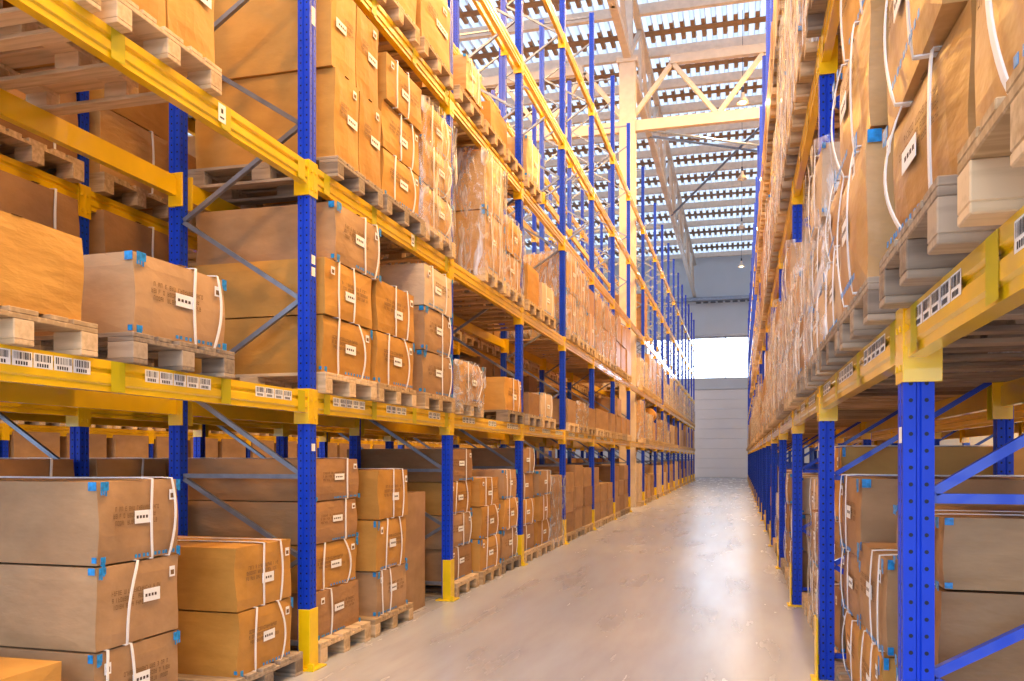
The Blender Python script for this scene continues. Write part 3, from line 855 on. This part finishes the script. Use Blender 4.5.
# column and trusses
c = MB(); c.box(-3.34, -2.88, 24.0, 24.30, 0, 12.75); c.box(-3.40, -2.82, 23.94, 24.36, 12.70, 12.86)
struct('column_1', c, M['cream'], 'cream steel column rising out of the left rack', bevel=.01)
c = MB(); c.box(-3.25, -2.97, 24.05, 24.27, 12.86, ZR-.3); struct('column_2', c, M['cream_dim'], 'short post from column head to roof')
lt = MB(); X_ = -3.1; zb, zt = 12.8, 15.25
lt.box(X_-.10, X_+.10, Y0, YE, zb, zb+.22); lt.box(X_-.10, X_+.10, Y0, YE, zt-.18, zt)
y = 0.15; up = True
while y < YE-3:
    lt.bar((X_, y, zb+.1), (X_, y+3.0, zt-.1), .12, .12) if up else lt.bar((X_, y, zt-.1), (X_, y+3.0, zb+.1), .12, .12)
    lt.box(X_-.05, X_+.05, y-.05, y+.05, zb, zt)
    y += 3.0; up = not up
struct('beam_truss_long', lt, M['cream'], 'cream lattice girder running along above the left rack')
tt = MB(); yt = 24.15
tt.box(XL, XR, yt-.09, yt+.09, 10.75, 11.05); tt.box(-1.9, XR, yt-.09, yt+.09, 12.55, 12.80); tt.box(XL, -4.4, yt-.09, yt+.09, 12.55, 12.8)
x = -3.1; up = True
while x < XR:
    tt.bar((x, yt, 11.0 if up else 12.6), (x+1.25, yt, 12.6 if up else 11.0), .12, .12); x += 1.25; up = not up
x = -3.1; up = True
while x > XL:
    tt.bar((x, yt, 11.0 if up else 12.6), (x-1.25, yt, 12.6 if up else 11.0), .12, .12); x -= 1.25; up = not up
struct('beam_truss_cross', tt, M['cream'], 'cream lattice truss spanning across the aisle')
wb = MB(); wb.tube([(-3.1, 30, 12.8), (3.0, 40, 14.9)], .05, 6); wb.tube([(-3.1, 40, 12.8), (3.0, 30, 14.9)], .05, 6); wb.tube([(-3.1, 24.2, 10.9), (4, 33, 12.4)], .04, 6)
struct('beam_wind_bracing', wb, M['galv'], 'thin wind bracing rods below the roof')

# pendant lamps
sh = MB(); sh.lathe([(.03, .34), (.06, .33), (.07, .20), (.12, .15), (.20, 0), (.19, 0), (.11, .14), (.05, .19)], 24)
SHADE = sh.mesh('lamp_shade', M['cream_dim'], smooth=True)
bl_ = MB(); bl_.lathe([(.0, -.01), (.08, 0), (.10, .05), (.06, .12), (0, .13)], 16); BULB = bl_.mesh('bulb', M['glow'], smooth=True); BULB0 = bl_.mesh('bulb', M['paper'], smooth=True)
rod = MB(); rod.box(-.008, .008, -.008, .008, .34, ZR-12.6-.05); rod.box(-.04, .04, -.04, .04, .34, .5); ROD = rod.mesh('hanging_rod', M['dark'])
LAMPS = [(5.0, 1), (12.5, 1), (20.0, 1), (27.5, 1), (35.0, 0), (42.5, 0), (51.0, 1)]
for i, (y, lit) in enumerate(LAMPS):
    o = empty('pendant_lamp', (.08, y, 12.6))
    link('lamp_shade', SHADE, o); link('bulb', BULB if lit else BULB0, o); link('hanging_rod', ROD, o)
    txt = {27.5: 'lit pendant lamp glowing behind the cross truss', 35.0: 'unlit conical pendant lamp, nearer of the two unlit ones', 42.5: 'unlit conical pendant lamp, farther of the two unlit ones', 51.0: 'lit pendant lamp glowing in front of the end wall'}
    tag(o, txt.get(y, '%s lit pendant lamp over the aisle, above the view' % ORD[i+1]), 'lamp', 'pendant lamps')
def hall_light(x, y, z, e, col, size=1.2):
    ld = bpy.data.lights.new('hall_area_light', 'AREA'); ld.shape = 'DISK'; ld.size = size; ld.energy = e; ld.color = col
    lo = bpy.data.objects.new('hall_area_light', ld); C.objects.link(lo); lo.location = (x, y, z)
for (y, lit) in LAMPS + [(-2.0, 1)]: hall_light(.08, y, 12.55, (430 if y < 30 else 150) if lit else 120, (1, .66, .36), .5)
for y in (0, 6.5, 13, 19.5, 26, 33):  # added warm fill either side of the aisle, no fixtures, turns box fronts orange
    hall_light(2.9, y, 13.2, 1250, (1, .52, .10)); hall_light(-6.9, y, 13.2, 950, (1, .52, .10))
for (x, y) in ((-14, 8), (6.4, 3), (6.4, 11)): hall_light(x, y, 12, 450, (1, .6, .22))  # more added warm fill, unseen in the side aisles, no fixtures

# ------------------------------------------------------------------ world, camera, view
wd = bpy.data.worlds.new('World'); bpy.context.scene.world = wd; wd.use_nodes = True
bg = wd.node_tree.nodes['Background']; bg.inputs[0].default_value = (.66, .80, 1.0, 1)
wt = wd.node_tree
wtc = N(wt, 'ShaderNodeTexCoord'); wsp = N(wt, 'ShaderNodeSeparateXYZ'); wt.links.new(wtc.outputs['Generated'], wsp.inputs[0])
wmr = N(wt, 'ShaderNodeMapRange'); wt.links.new(wsp.outputs[1], wmr.inputs[0]); wmr.inputs[1].default_value = -1; wmr.inputs[2].default_value = 1
wr = ramp(wt, wmr.outputs[0], [(.0, (.46, .46, .46)), (.30, (.16, .16, .16)), (.90, (.16, .16, .16)), (1.0, (1.0, 1.0, 1.0))])      # the sky is brightest low ahead, beyond the end window
wm = N(wt, 'ShaderNodeMath', operation='MULTIPLY', i_1=9.0); wt.links.new(wr.outputs[0], wm.inputs[0]); wt.links.new(wm.outputs[0], bg.inputs[1])
cam = bpy.data.cameras.new('camera'); co = bpy.data.objects.new('camera', cam); C.objects.link(co)
co.location = (0, 0, 1.404); co.rotation_euler = (PI/2, 0, math.atan(T))
cam.lens = 840/1024*36; cam.sensor_width = 36; cam.shift_y = (458-340.5)/1024; cam.clip_end = 200; cam.clip_start = .05
bpy.context.scene.camera = co
vs = bpy.context.scene.view_settings
vs.view_transform = 'Standard'; vs.look = 'None'; vs.gamma = 1; vs.use_curve_mapping = False; vs.exposure = 0.0
